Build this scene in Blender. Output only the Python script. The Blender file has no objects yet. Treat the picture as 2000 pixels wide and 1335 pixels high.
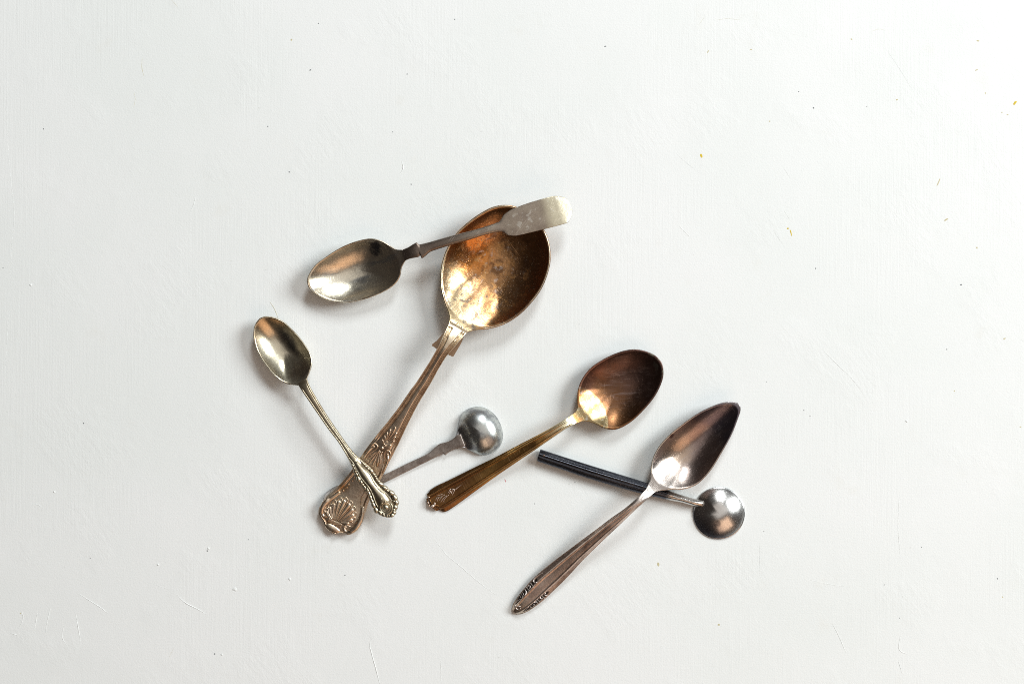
import bpy, math, random
import numpy as np
from mathutils import Vector

# ------------------------------------------------------------------ camera, light, exposure
S = 0.00031                      # metres per design unit (about one photo pixel at table level)
scene = bpy.context.scene
col = scene.collection
R = math.radians

cam_d = bpy.data.cameras.new("camera")
cam = bpy.data.objects.new("camera", cam_d)
col.objects.link(cam)
CAM_H = 0.8611
cam.location = (0, 0, CAM_H)
cam.rotation_euler = (0, 0, 0)
cam_d.sensor_width = 36
cam_d.lens = 50
cam_d.clip_start = 0.01
cam_d.clip_end = 50
scene.camera = cam

world = bpy.data.worlds.new("World")
scene.world = world
world.use_nodes = True
bg = world.node_tree.nodes["Background"]
bg.inputs[0].default_value = (1.0, 0.82, 0.72, 1)
bg.inputs[1].default_value = 0.035


def area(name, az, elev, dist, sx, sy, power, colour, target=(0, 0, 0)):
    d = bpy.data.lights.new(name, 'AREA')
    d.shape = 'RECTANGLE'
    d.size, d.size_y = sx, sy
    d.energy = power
    d.color = colour
    o = bpy.data.objects.new(name, d)
    col.objects.link(o)
    a, e = R(az), R(elev)
    p = Vector((math.cos(a) * math.cos(e), math.sin(a) * math.cos(e), math.sin(e))) * dist
    o.location = p + Vector(target)
    o.rotation_euler = p.to_track_quat('Z', 'Y').to_euler()
    return o


area("window_light", 20, 33, 3.8, 1.6, 1.6, 152, (0.94, 0.984, 0.992))
area("side_window_light", 74, 39, 3.0, 0.65, 0.9, 48, (0.94, 0.984, 0.992))
for k_ in range(4):              # unseen warm lamp, split into strips added for striped reflections
    area("warm_strip_light", -60, 40, 2.3, 0.33, 1.6, 2.7, (1.0, 0.66, 0.45),
         target=((k_ - 1.5) * 0.42 * math.cos(R(30)), (k_ - 1.5) * 0.42 * math.sin(R(30)), 0))
area("overhead_fill_light", 35, 80, 2.4, 1.8, 1.8, 7.4, (1.0, 0.95, 0.90))  # added unseen fill that gives upward-facing metal its grey reflection

scene.view_settings.view_transform = 'Standard'
scene.view_settings.look = 'None'
scene.view_settings.exposure = 0.0
scene.view_settings.gamma = 1.0
scene.view_settings.use_curve_mapping = False
scene.cycles.use_denoising = False
scene.cycles.filter_width = 1.0
scene.cycles.max_bounces = 8
scene.cycles.glossy_bounces = 5
scene.cycles.sample_clamp_indirect = 6.0

# ------------------------------------------------------------------ small maths


def pchip(xs, ys):
    x = np.array(xs, float)
    y = np.array(ys, float)
    h = np.diff(x)
    dl = np.diff(y) / h
    m = np.zeros_like(x)
    if len(x) > 2:
        for i in range(1, len(x) - 1):
            if dl[i - 1] * dl[i] > 0:
                w1 = 2 * h[i] + h[i - 1]
                w2 = h[i] + 2 * h[i - 1]
                m[i] = (w1 + w2) / (w1 / dl[i - 1] + w2 / dl[i])
    m[0], m[-1] = dl[0], dl[-1]

    def f(q):
        q = np.asarray(q, float)
        qc = np.clip(q, x[0], x[-1])
        k = np.clip(np.searchsorted(x, qc) - 1, 0, len(x) - 2)
        t = (qc - x[k]) / h[k]
        return ((2 * t**3 - 3 * t**2 + 1) * y[k] + (t**3 - 2 * t**2 + t) * h[k] * m[k]
                + (-2 * t**3 + 3 * t**2) * y[k + 1] + (t**3 - t**2) * h[k] * m[k + 1])
    return f


def sstep(a, b, x):
    t = np.clip((np.asarray(x, float) - a) / (b - a), 0, 1)
    return t * t * (3 - 2 * t)


def gauss(x, m, s):
    return np.exp(-((np.asarray(x, float) - m) / s) ** 2)


def smooth_open(a, n):
    if n < 1:
        return a
    k = np.hanning(2 * n + 3)[1:-1]
    k /= k.sum()
    p = np.concatenate([2 * a[0] - a[n:0:-1], a, 2 * a[-1] - a[-2:-n - 2:-1]])
    return np.convolve(p, k, 'valid')


def smooth_ring(a, n):
    k = np.hanning(2 * n + 3)[1:-1]
    k /= k.sum()
    p = np.concatenate([a[-n:], a, a[:n]])
    return np.convolve(p, k, 'valid')


# ------------------------------------------------------------------ mesh and object helpers


def mesh_obj(name, verts, faces, mat, parent=None, smooth=True):
    me = bpy.data.meshes.new(name)
    me.from_pydata([tuple(v) for v in verts], [], faces)
    me.update()
    if smooth:
        me.polygons.foreach_set('use_smooth', [True] * len(me.polygons))
    me.materials.append(mat)
    o = bpy.data.objects.new(name, me)
    col.objects.link(o)
    if parent is not None:
        o.parent = parent
    return o


def rings_mesh(rings, cap0=True, cap1=True):
    n = len(rings[0])
    verts = [p for r in rings for p in r]
    faces = []
    for i in range(len(rings) - 1):
        a, b = i * n, (i + 1) * n
        for j in range(n):
            k = (j + 1) % n
            faces.append((a + j, a + k, b + k, b + j))
    if cap0:
        faces.append(tuple(reversed(range(n))))
    if cap1:
        faces.append(tuple((len(rings) - 1) * n + j for j in range(n)))
    return verts, faces


# ------------------------------------------------------------------ materials
class NT:
    def __init__(self, mat):
        self.t = mat.node_tree
        self.n = self.t.nodes

    def node(self, kind, **kw):
        n = self.n.new(kind)
        for k, v in kw.items():
            setattr(n, k, v)
        return n

    def link(self, a, b):
        self.t.links.new(a, b)

    def math(self, op, a, b=None, clamp=False):
        n = self.node('ShaderNodeMath', operation=op)
        n.use_clamp = clamp
        for i, q in enumerate((a, b)):
            if q is None:
                continue
            if isinstance(q, (int, float)):
                n.inputs[i].default_value = q
            else:
                self.link(q, n.inputs[i])
        return n.outputs[0]

    def ramp(self, fac, lo, hi):
        n = self.node('ShaderNodeMapRange', interpolation_type='SMOOTHSTEP')
        self.link(fac, n.inputs['Value'])
        n.inputs['From Min'].default_value = lo
        n.inputs['From Max'].default_value = hi
        return n.outputs[0]

    def mix(self, fac, a, b):
        n = self.node('ShaderNodeMix', data_type='RGBA')
        for s, q in ((n.inputs[0], fac), (n.inputs[6], a), (n.inputs[7], b)):
            if isinstance(q, (int, float)):
                s.default_value = q
            elif isinstance(q, tuple):
                s.default_value = (*q, 1)
            else:
                self.link(q, s)
        return n.outputs[2]

    def coords(self, scale=(1, 1, 1), rot=0.0, loc=(0, 0, 0)):
        if not hasattr(self, 'tc'):
            self.tc = self.node('ShaderNodeTexCoord')
            m = self.node('ShaderNodeMapping')
            m.inputs['Scale'].default_value = (1 / S, 1 / S, 1 / S)
            self.link(self.tc.outputs['Object'], m.inputs['Vector'])
            self.base = m.outputs[0]
        if scale == (1, 1, 1) and rot == 0 and loc == (0, 0, 0):
            return self.base
        m0 = self.base
        if rot:
            mr = self.node('ShaderNodeMapping')
            mr.inputs['Rotation'].default_value = (0, 0, rot)
            self.link(m0, mr.inputs['Vector'])
            m0 = mr.outputs[0]
        m = self.node('ShaderNodeMapping')
        m.inputs['Scale'].default_value = scale
        m.inputs['Location'].default_value = loc
        self.link(m0, m.inputs['Vector'])
        return m.outputs[0]

    def noise(self, size, detail=4, rough=0.55, stretch=(1, 1, 1), rot=0.0, seed=0.0, dist=0.0):
        v = self.coords(tuple(q / size for q in stretch), rot, (seed * 3.7, seed * 1.9, seed * 5.3))
        n = self.node('ShaderNodeTexNoise')
        n.inputs['Scale'].default_value = 1
        n.inputs['Detail'].default_value = detail
        n.inputs['Roughness'].default_value = rough
        n.inputs['Distortion'].default_value = dist
        self.link(v, n.inputs['Vector'])
        return n.outputs['Fac']

    def mask(self, spec):
        k = spec[0]
        if k == 'noise':                          # size, lo, hi, options
            opt = spec[4] if len(spec) > 4 else {}
            return self.ramp(self.noise(spec[1], **opt), spec[2], spec[3])
        if k == 'lin':                            # direction gradient: (u,v) from value 0 to 1, wobble
            (u0, v0), (u1, v1) = spec[1], spec[2]
            L2 = (u1 - u0) ** 2 + (v1 - v0) ** 2
            sx = self.node('ShaderNodeSeparateXYZ')
            self.link(self.base if hasattr(self, 'base') else self.coords(), sx.inputs[0])
            a = self.math('MULTIPLY', self.math('SUBTRACT', sx.outputs[0], u0), (u1 - u0) / L2)
            b = self.math('MULTIPLY', self.math('SUBTRACT', sx.outputs[1], v0), (v1 - v0) / L2)
            t = self.math('ADD', a, b)
            if len(spec) > 3:
                w = self.math('SUBTRACT', self.noise(spec[4], seed=2.2, detail=3), 0.5)
                t = self.math('ADD', t, self.math('MULTIPLY', w, spec[3]))
            return self.ramp(t, 0, 1)
        if k == 'disc':                           # centre, inner radius, outer radius, wobble amount, wobble size
            (cu, cv) = spec[1]
            sx = self.node('ShaderNodeSeparateXYZ')
            self.link(self.coords(), sx.inputs[0])
            asp = spec[6] if len(spec) > 6 else (1, 1)
            a = self.math('MULTIPLY', self.math('SUBTRACT', sx.outputs[0], cu), asp[0])
            b = self.math('MULTIPLY', self.math('SUBTRACT', sx.outputs[1], cv), asp[1])
            r = self.math('SQRT', self.math('ADD', self.math('MULTIPLY', a, a), self.math('MULTIPLY', b, b)))
            if len(spec) > 4 and spec[4]:
                w = self.math('SUBTRACT', self.noise(spec[5], seed=1.3, detail=3), 0.5)
                r = self.math('ADD', r, self.math('MULTIPLY', w, spec[4]))
            return self.ramp(r, spec[3], spec[2])
        raise ValueError(k)


def metal(name, base, layers=(), rough=0.3, rough_var=0.1, metallic=1.0, scratch=0.25, bump=0.12,
          scratch_rot=0.4, grain=2.2, seed=0.0, speck_amt=0.6, scr_col=0.2):
    m = bpy.data.materials.new(name)
    m.use_nodes = True
    T = NT(m)
    T.coords()
    b = T.n['Principled BSDF']
    colr = T.mix(0.0, base, base)
    rfac = None
    for L in layers:
        f = None
        for sp in L['masks']:
            q = T.mask(sp)
            f = q if f is None else T.math('MULTIPLY', f, q)
        if 'amount' in L:
            f = T.math('MULTIPLY', f, L['amount'])
        colr = T.mix(f, colr, L['colour'])
        if 'rough' in L:
            q = T.math('MULTIPLY', f, L['rough'])
            rfac = q if rfac is None else T.math('ADD', rfac, q)
    # fine speckle of wear
    sp = T.noise(grain, detail=3, rough=0.7, seed=seed + 4)
    speck = T.ramp(sp, 0.30, 0.72)
    hs = T.node('ShaderNodeHueSaturation')
    hs.inputs['Value'].default_value = 0.62
    T.link(colr, hs.inputs['Color'])
    inv = T.math('SUBTRACT', 1.0, speck)
    colr = T.mix(T.math('MULTIPLY', inv, speck_amt), colr, hs.outputs[0])
    b.inputs['Metallic'].default_value = metallic
    # roughness: cloudy, with hairline scratches
    cl = T.noise(38, detail=4, seed=seed + 9)
    s1 = T.noise(1.3, detail=2, stretch=(1, 0.012, 1), rot=scratch_rot, seed=seed + 1)
    s2 = T.noise(1.5, detail=2, stretch=(1, 0.014, 1), rot=scratch_rot + 0.55, seed=seed + 2)
    sc = T.math('MAXIMUM', T.ramp(s1, 0.60, 0.78), T.math('MULTIPLY', T.ramp(s2, 0.63, 0.80), 0.7))
    colr = T.mix(T.math('MULTIPLY', sc, scr_col), colr, (0.78, 0.70, 0.62))
    T.link(colr, b.inputs['Base Color'])
    r = T.math('ADD', rough - rough_var * 0.5, T.math('MULTIPLY', cl, rough_var))
    r = T.math('ADD', r, T.math('MULTIPLY', sc, scratch * 0.5))
    r = T.math('ADD', r, T.math('MULTIPLY', inv, 0.06))
    if rfac is not None:
        r = T.math('ADD', r, rfac, clamp=True)
    T.link(r, b.inputs['Roughness'])
    hgt = T.math('ADD', T.math('MULTIPLY', sp, 0.5), T.math('MULTIPLY', sc, -scratch))
    lump = T.noise(26, detail=2, seed=seed + 6)
    hgt = T.math('ADD', hgt, T.math('MULTIPLY', lump, 2.5))
    bp = T.node('ShaderNodeBump')
    bp.inputs['Strength'].default_value = bump
    bp.inputs['Distance'].default_value = S * 1.6
    T.link(hgt, bp.inputs['Height'])
    T.link(bp.outputs[0], b.inputs['Normal'])
    return m


def plain(name, colour, rough=0.6, metallic=0.0):
    m = bpy.data.materials.new(name)
    m.use_nodes = True
    T = NT(m)
    b = T.n['Principled BSDF']
    n = T.noise(3.0, detail=3)
    c = T.mix(T.ramp(n, 0.3, 0.7), tuple(q * 0.75 for q in colour), colour)
    T.link(c, b.inputs['Base Color'])
    b.inputs['Roughness'].default_value = rough
    b.inputs['Metallic'].default_value = metallic
    return m


def paint_material():
    m = bpy.data.materials.new("white_painted_board")
    m.use_nodes = True
    T = NT(m)
    b = T.n['Principled BSDF']
    big = T.noise(420, detail=4, seed=1)
    c = T.mix(T.ramp(big, 0.32, 0.68), (0.770, 0.795, 0.785), (0.800, 0.815, 0.812))
    blot = T.noise(70, detail=5, rough=0.6, seed=5)
    c = T.mix(T.math('MULTIPLY', T.ramp(blot, 0.62, 0.78), 0.35), c, (0.74, 0.74, 0.70))
    dots = T.noise(7.0, detail=2, seed=8)
    few = T.noise(60, detail=2, seed=12)
    c = T.mix(T.math('MULTIPLY', T.math('MULTIPLY', T.ramp(dots, 0.735, 0.79), T.ramp(few, 0.5, 0.62)), 0.35),
              c, (0.45, 0.44, 0.40))
    T.link(c, b.inputs['Base Color'])
    b.inputs['Roughness'].default_value = 0.62
    b.inputs['Specular IOR Level'].default_value = 0.3
    # relief: fine tooth, vertical brush lines, trowelled patches
    fine = T.noise(3.2, detail=3, rough=0.6, seed=3)
    brush = T.noise(4.0, detail=3, stretch=(1.3, 0.03, 1), seed=4)
    cross = T.noise(4.4, detail=2, stretch=(0.03, 1.2, 1), seed=6)
    where = T.ramp(T.noise(300, detail=2, seed=7), 0.4, 0.62)
    trowel = T.noise(55, detail=5, rough=0.62, stretch=(1, 0.5, 1), rot=0.7, seed=10)
    scuff = T.noise(9, detail=4, rough=0.7, stretch=(1, 0.35, 1), rot=-0.6, seed=11)
    patch = T.ramp(T.noise(150, detail=3, seed=13), 0.5, 0.66)
    h = T.math('MULTIPLY', fine, 0.55)
    h = T.math('ADD', h, T.math('MULTIPLY', T.math('MULTIPLY', brush, where), 0.5))
    h = T.math('ADD', h, T.math('MULTIPLY', cross, 0.13))
    h = T.math('ADD', h, T.math('MULTIPLY', trowel, 1.2))
    h = T.math('ADD', h, T.math('MULTIPLY', T.math('MULTIPLY', scuff, patch), 1.0))
    bp = T.node('ShaderNodeBump')
    bp.inputs['Strength'].default_value = 0.40
    bp.inputs['Distance'].default_value = S * 1.2
    T.link(h, bp.inputs['Height'])
    T.link(bp.outputs[0], b.inputs['Normal'])
    return m


def W(px, py, z=0.0):
    return ((px - 1000) * S, (667.5 - py) * S, z * S)


# ------------------------------------------------------------------ the painted board
PAINT = paint_material()
hx, hy, th_b = 1.15, 0.95, 0.018
bv = [(-hx, -hy, -th_b), (hx, -hy, -th_b), (hx, hy, -th_b), (-hx, hy, -th_b),
      (-hx, -hy, 0), (hx, -hy, 0), (hx, hy, 0), (-hx, hy, 0)]
bf = [(0, 3, 2, 1), (4, 5, 6, 7), (0, 1, 5, 4), (1, 2, 6, 5), (2, 3, 7, 6), (3, 0, 4, 7)]
board = mesh_obj("table_surface", bv, bf, PAINT, smooth=False)
board["kind"] = "structure"
board["label"] = "white painted board with fine brush texture, scratches and flecks under the spoons"

# ------------------------------------------------------------------ spoon machinery


class Spoon:
    """A spoon laid out in its own frame: u runs from the bowl tip to the handle end."""

    def __init__(self, name, label, tip, end, category="spoon"):
        self.A = tip
        dx, dy = end[0] - tip[0], -(end[1] - tip[1])
        self.L = math.hypot(dx, dy)
        self.ang = math.atan2(dy, dx)
        self.ca, self.sa = math.cos(self.ang), math.sin(self.ang)
        self.root = bpy.data.objects.new(name, None)
        self.root.empty_display_size = 0.02
        col.objects.link(self.root)
        self.root.location = W(*tip)
        self.root.rotation_euler = (0, 0, self.ang)
        self.root["label"] = label
        self.root["category"] = category

    def uv(self, p):
        dx, dy = p[0] - self.A[0], -(p[1] - self.A[1])
        return (dx * self.ca + dy * self.sa, -dx * self.sa + dy * self.ca)

    # ---- bowl: polar surface inside a measured outline
    def bowl(self, outline, neck, centre, depth, th, rim, mat, up=True, prof=None, smooth=4, lip=0.965,
             NA=320, NR=44, shift=(0, 0), egg_gap=0.28, soft_w=0.5, rim_mat=None, rim_r=1.3):
        cu, cv = self.uv(centre)
        pts = [self.uv(p) for p in outline]
        n0, n1 = self.uv(neck[0]), self.uv(neck[1])
        pts.sort(key=lambda q: math.atan2(q[1] - cv, q[0] - cu))
        n0a, n1a = math.atan2(n0[1] - cv, n0[0] - cu), math.atan2(n1[1] - cv, n1[0] - cu)
        g0, g1 = min(n0a, n1a), max(n0a, n1a)
        # walk from one side of the neck all the way round to the other
        order = [q for q in pts if math.atan2(q[1] - cv, q[0] - cu) > g1 + 0.01] + \
                [q for q in pts if math.atan2(q[1] - cv, q[0] - cu) < g0 - 0.01]
        start, stop = (n0, n1) if n0a > n1a else (n1, n0)
        P = np.array([start] + order + [stop])
        d = np.concatenate([[0], np.cumsum(np.sqrt(np.hypot(*np.diff(P, axis=0).T)))])
        q = np.linspace(0, d[-1], 1200)
        X, Y = smooth_open(pchip_par(d, P[:, 0], q), 14), smooth_open(pchip_par(d, P[:, 1], q), 14)
        ta = np.unwrap(np.arctan2(Y - cv, X - cu))
        tr = np.hypot(Y - cv, X - cu)

        def f(ang):
            ang = np.mod(np.asarray(ang) - g1, 2 * math.pi) + g1
            o_ = np.argsort(ta)
            return np.interp(ang, ta[o_], tr[o_])
        a = np.linspace(-math.pi, math.pi, NA, endpoint=False)
        a = a - 0.35 * np.sin(a)                 # more directions towards the neck, which lies near angle 0
        r_out = f(a)
        # the hollow is a smooth egg that passes by the neck; the flare to the handle stays at rim level
        ex = egg_gap
        A0, A1 = g0 - ex, g1 + ex
        dq = 0.02
        R0, R1 = float(f(A0)), float(f(A1))
        D0, D1 = (R0 - float(f(A0 - 0.1))) / 0.1, (float(f(A1 + 0.1)) - R1) / 0.1
        r_egg = r_out.copy()
        for i_, q_ in enumerate(a):
            if A0 < q_ < A1:
                t = (q_ - A0) / (A1 - A0)
                hh = A1 - A0
                r_egg[i_] = ((2 * t**3 - 3 * t**2 + 1) * R0 + (t**3 - 2 * t**2 + t) * hh * D0
                             + (-2 * t**3 + 3 * t**2) * R1 + (t**3 - t**2) * hh * D1)
        r_egg = smooth_ring(r_egg, 5)
        # straight chord at the neck
        t0, t1 = math.atan2(n0[1] - cv, n0[0] - cu), math.atan2(n1[1] - cv, n1[0] - cu)
        lo, hi = min(t0, t1), max(t0, t1)
        for i, q in enumerate(a):
            if lo <= q <= hi:
                d = np.array([math.cos(q), math.sin(q)])
                e = np.array(n1) - np.array(n0)
                M = np.array([[d[0], -e[0]], [d[1], -e[1]]])
                s = np.linalg.solve(M, np.array([n0[0] - cu, n0[1] - cv]))
                r_out[i] = s[0]
        r_egg = np.minimum(r_egg, r_out)
        soft = np.array([float(1 - sstep(0.0, soft_w, max(g0 - q_, q_ - g1))) for q_ in a])
        if prof is None:
            def prof(r):
                return 1 - r ** 2.3
        rho = np.concatenate([np.linspace(0.0, 0.9, NR - 8), np.linspace(0.9, 1.0, 9)[1:]])
        rho[0] = 0.004
        verts, faces = [], []
        sgn = -1 if up else 1

        def zof(r, u, v, ro=None):
            k = np.clip(r * r_out / r_egg / lip, 0, 1)
            return rim(u, v) + sgn * depth * (prof(k) * (1 - soft) + soft * (1 - k ** 2.2) ** 1.5)
        rings = []
        e = th * 0.28

        def ring(r, off, grow=0.0):
            k = r * (r_out) + grow
            u = cu + shift[0] * (1 - r) ** 1 + k * np.cos(a)
            v = cv + shift[1] * (1 - r) ** 1 + k * np.sin(a)
            z = zof(r, u, v) + off
            return list(zip(u * S, v * S, z * S))
        if up:
            for r in rho:
                rings.append(ring(r, 0.0))
            rings.append(ring(1.0, -th * 0.22, e * 0.8))
            rings.append(ring(1.0, -th * 0.5, e))
            rings.append(ring(1.0, -th * 0.8, e * 0.7))
            for r in rho[::-1][1:]:
                rings.append(ring(r, -th))
        else:
            for r in rho:
                rings.append(ring(r, 0.0))
            rings.append(ring(1.0, -th * 0.3, e * 0.8))
            rings.append(ring(1.0, -th * 0.6, e))
            rings.append(ring(1.0, -th, 0))
            for r in rho[::-1][1:]:
                rings.append(ring(r, -th))
        v, fcs = rings_mesh(rings)
        # rings grow outward from a top pole: flip so that faces look outward
        fcs = [tuple(reversed(q)) for q in fcs]
        o = mesh_obj("bowl", v, fcs, mat, self.root)
        if rim_mat:
            sel = [k for k in range(len(a)) if not (g0 - 0.10 < a[k] < g1 + 0.10)]
            cut = max(range(len(sel)), key=lambda k: (a[sel[(k + 1) % len(sel)]] - a[sel[k]]) % (2 * math.pi))
            sel = sel[cut + 1:] + sel[:cut + 1]
            rr_ = []
            for m_, k in enumerate(sel):
                fd = min(1.0, 0.15 + min(m_, len(sel) - 1 - m_) / 10.0)
                cx_, sx_ = math.cos(a[k]), math.sin(a[k])
                u_, v_ = cu + (r_out[k] - rim_r * 0.6) * cx_, cv + (r_out[k] - rim_r * 0.6) * sx_
                zz = rim(u_, v_) - th * 0.25
                rr_.append([((u_ + rim_r * fd * math.cos(t_) * cx_) * S, (v_ + rim_r * fd * math.cos(t_) * sx_) * S,
                             (zz + rim_r * 0.9 * fd * math.sin(t_)) * S) for t_ in np.linspace(0, 2 * math.pi, 8, endpoint=False)])
            v, fcs = rings_mesh(rr_)
            mesh_obj("rim", v, fcs, rim_mat, o)
        return o

    # ---- handle: swept section between two measured edges
    def handle(self, upper, lower, Z, camber, thick, mat, relief=None, step=1.5, smooth=3, endcap=2.0,
               NT_=24, name="handle", flat=2.0, ebelt=8.0, lead=2.0):
        U = sorted([self.uv(p) for p in upper])
        Lo = sorted([self.uv(p) for p in lower])
        if np.mean([q[1] for q in U]) < np.mean([q[1] for q in Lo]):
            U, Lo = Lo, U

        def clean(P):
            out = [P[0]]
            for p in P[1:]:
                if p[0] > out[-1][0] + 0.3:
                    out.append(p)
            return out
        U, Lo = clean(U), clean(Lo)
        u0 = min(U[0][0], Lo[0][0]) - lead
        u1 = max(U[-1][0], Lo[-1][0])
        # near the end the edges run square to the axis: interpolate over the root of the distance to it
        def edge(P):
            x = [-math.sqrt(max(u1 - p[0], 0)) for p in P]
            g = pchip(x, [p[1] for p in P])
            return lambda uu: g(-np.sqrt(np.maximum(u1 - np.asarray(uu), 0)))
        fu, fl = edge(U), edge(Lo)
        us = np.arange(u0, u1, step)
        us = np.concatenate([us[:-1], u1 - (u1 - us[-2]) * (1 - np.linspace(0, 1, 13)[1:]) ** 2])
        yl = smooth_open(fu(us), smooth)
        yr = smooth_open(fl(us), smooth)
        if endcap:
            # round the very end off
            q = np.clip((u1 - us) / endcap, 0, 1)
            s = np.sqrt(1 - (1 - q) ** 2)
            s = 0.15 + 0.85 * s
            mid = (yl + yr) / 2
            yl = mid + (yl - mid) * s
            yr = mid + (yr - mid) * s
        self.h = dict(us=us, yl=yl, yr=yr)
        self.Zf = pchip(*zip(*Z)) if not callable(Z) else Z
        self.cf = pchip(*zip(*camber))
        self.tf = pchip(*zip(*thick))
        self.relief = relief
        self.flat = flat
        rings = []
        for u, l, r in zip(us, yl, yr):
            w = max((l - r) / 2, 0.15)
            c = (l + r) / 2
            eb = min(ebelt, w * 0.78)
            e_out = np.linspace(0, eb, NT_ - 6)
            e_in = np.linspace(eb, w, 8)[1:]
            ee = np.concatenate([e_out, e_in])
            left = c - (w - ee)                       # from right edge (-) to centre
            right = (c + (w - ee))[::-1][1:]
            vs = np.concatenate([left, right])
            zt = self._zt(u, vs, w, c)
            tk = float(self.tf(u))
            t = (vs - c) / w
            zb = float(self.Zf(u)) - tk * (1 - 0.35 * np.abs(t) ** 3)
            ztop_edge = zt[0]
            e = min(0.8, tk * 0.12)
            ring = [(u * S, v * S, z * S) for v, z in zip(vs, zt)]
            ring.append((u * S, (vs[-1] + e) * S, (zt[-1] * 0.65 + zb[-1] * 0.35) * S))
            ring += [(u * S, v * S, z * S) for v, z in zip(vs[::-2], zb[::-2])]
            ring.append((u * S, (vs[0] - e) * S, (ztop_edge * 0.65 + zb[0] * 0.35) * S))
            rings.append(ring)
        v, f = rings_mesh(rings)
        f = [tuple(reversed(q)) for q in f]
        o = mesh_obj(name, v, f, mat, self.root)
        self.hobj = o
        return o

    def _zt(self, u, vs, w, c):
        t = np.clip((vs - c) / w, -1, 1)
        z = float(self.Zf(u)) + float(self.cf(u)) * (1 - np.abs(t) ** self.flat)
        if self.relief:
            z = z + self.relief(u, vs - c, w)
        return z

    def ztop(self, u, v):
        us = self.h['us']
        l = float(np.interp(u, us, self.h['yl']))
        r = float(np.interp(u, us, self.h['yr']))
        w = max((l - r) / 2, 0.15)
        c = (l + r) / 2
        return float(self._zt(u, np.array([v]), w, c)[0])

    # ---- raised ornament following the handle's top
    def tube(self, name, pts, rad, mat, lift=0.0, squash=0.75, parent=None, n=8, res=1.2, taper=True, zabs=None,
             closed=False):
        P = np.array([self.uv(p) for p in pts])
        if len(P) == 2:
            P = np.array([P[0], (P[0] + P[1]) / 2, P[1]])
        d = np.concatenate([[0], np.cumsum(np.hypot(*np.diff(P, axis=0).T))])
        k = max(5, int(d[-1] / res))
        q = np.linspace(0, d[-1], k)
        # smooth curve through the points
        x, y = pchip_par(d, P[:, 0], q), pchip_par(d, P[:, 1], q)
        rr = np.interp(q / d[-1], np.linspace(0, 1, len(rad)), rad) if isinstance(rad, (list, tuple)) else np.full(k, float(rad))
        if taper:
            endq = np.minimum(q, d[-1] - q)
            s = np.clip(endq / np.maximum(rr, 0.3), 0, 1)
            rr = rr * np.maximum(np.sqrt(1 - (1 - s) ** 2), 0.12)
        tx, ty = np.gradient(x), np.gradient(y)
        tl = np.hypot(tx, ty) + 1e-9
        nx, ny = -ty / tl, tx / tl
        rings = []
        for i in range(k):
            zc = (self.ztop(x[i], y[i]) if zabs is None else zabs) + lift
            ring = []
            for j in range(n):
                a = 2 * math.pi * j / n
                ring.append(((x[i] + nx[i] * rr[i] * math.cos(a)) * S, (y[i] + ny[i] * rr[i] * math.cos(a)) * S,
                             (zc + rr[i] * squash * math.sin(a)) * S))
            rings.append(ring)
        v, f = rings_mesh(rings)
        f = [tuple(reversed(t)) for t in f]
        return mesh_obj(name, v, f, mat, parent or self.hobj)

    def bead(self, name, p, ra, rb, ang, mat, lift=0.0, squash=0.7, parent=None, zabs=None, nu=14, nv=8):
        """Ellipsoid boss; ang is its long axis on the photograph (degrees, counter-clockwise)."""
        u, v = self.uv(p)
        a = R(ang) - self.ang
        zc = (self.ztop(u, v) if zabs is None else zabs) + lift
        verts, faces = [], []
        rings = []
        for i in range(nv + 1):
            ph = -math.pi / 2 + math.pi * i / nv
            cr = max(math.cos(ph), 0.03)
            ring = []
            for j in range(nu):
                t = 2 * math.pi * j / nu
                x, y = ra * cr * math.cos(t), rb * cr * math.sin(t)
                ring.append(((u + x * math.cos(a) - y * math.sin(a)) * S, (v + x * math.sin(a) + y * math.cos(a)) * S,
                             (zc + min(ra, rb) * squash * math.sin(ph)) * S))
            rings.append(ring)
        vv, f = rings_mesh(rings)
        return mesh_obj(name, vv, f, mat, parent or self.hobj)


def pchip_par(d, y, q):
    """Catmull-Rom through the samples."""
    m = np.gradient(y, d)
    k = np.clip(np.searchsorted(d, q) - 1, 0, len(d) - 2)
    h = d[k + 1] - d[k]
    t = (q - d[k]) / h
    return ((2 * t**3 - 3 * t**2 + 1) * y[k] + (t**3 - 2 * t**2 + t) * h * m[k]
            + (-2 * t**3 + 3 * t**2) * y[k + 1] + (t**3 - t**2) * h * m[k + 1])


RIM = metal("worn_rim_silver", (0.66, 0.58, 0.44), [
    dict(colour=(0.25, 0.16, 0.10), masks=[('noise', 30, 0.48, 0.62, dict(detail=4, seed=3))], amount=0.8)], rough=0.3, seed=20)



def rise(u, un, length=30.0, slope=0.42):
    """Height gained where the bowl sweeps up into the neck."""
    q = np.clip((np.asarray(u, float) - (un - length)) / length, 0, None)
    return slope * length * 0.5 * q ** 2


def crest(un, rim, length):
    """Knots that carry the neck's slope on over a rounded crest."""
    z0 = float(rim(un, 0.0))
    sl = (z0 - float(rim(un - 2.0, 0.0))) / 2.0
    return [(un - 2.0, z0 - 2.0 * sl)] + [(un + q, z0 + sl * q - sl * q * q / (2 * length)) for q in np.linspace(0, length, 7)]


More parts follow.
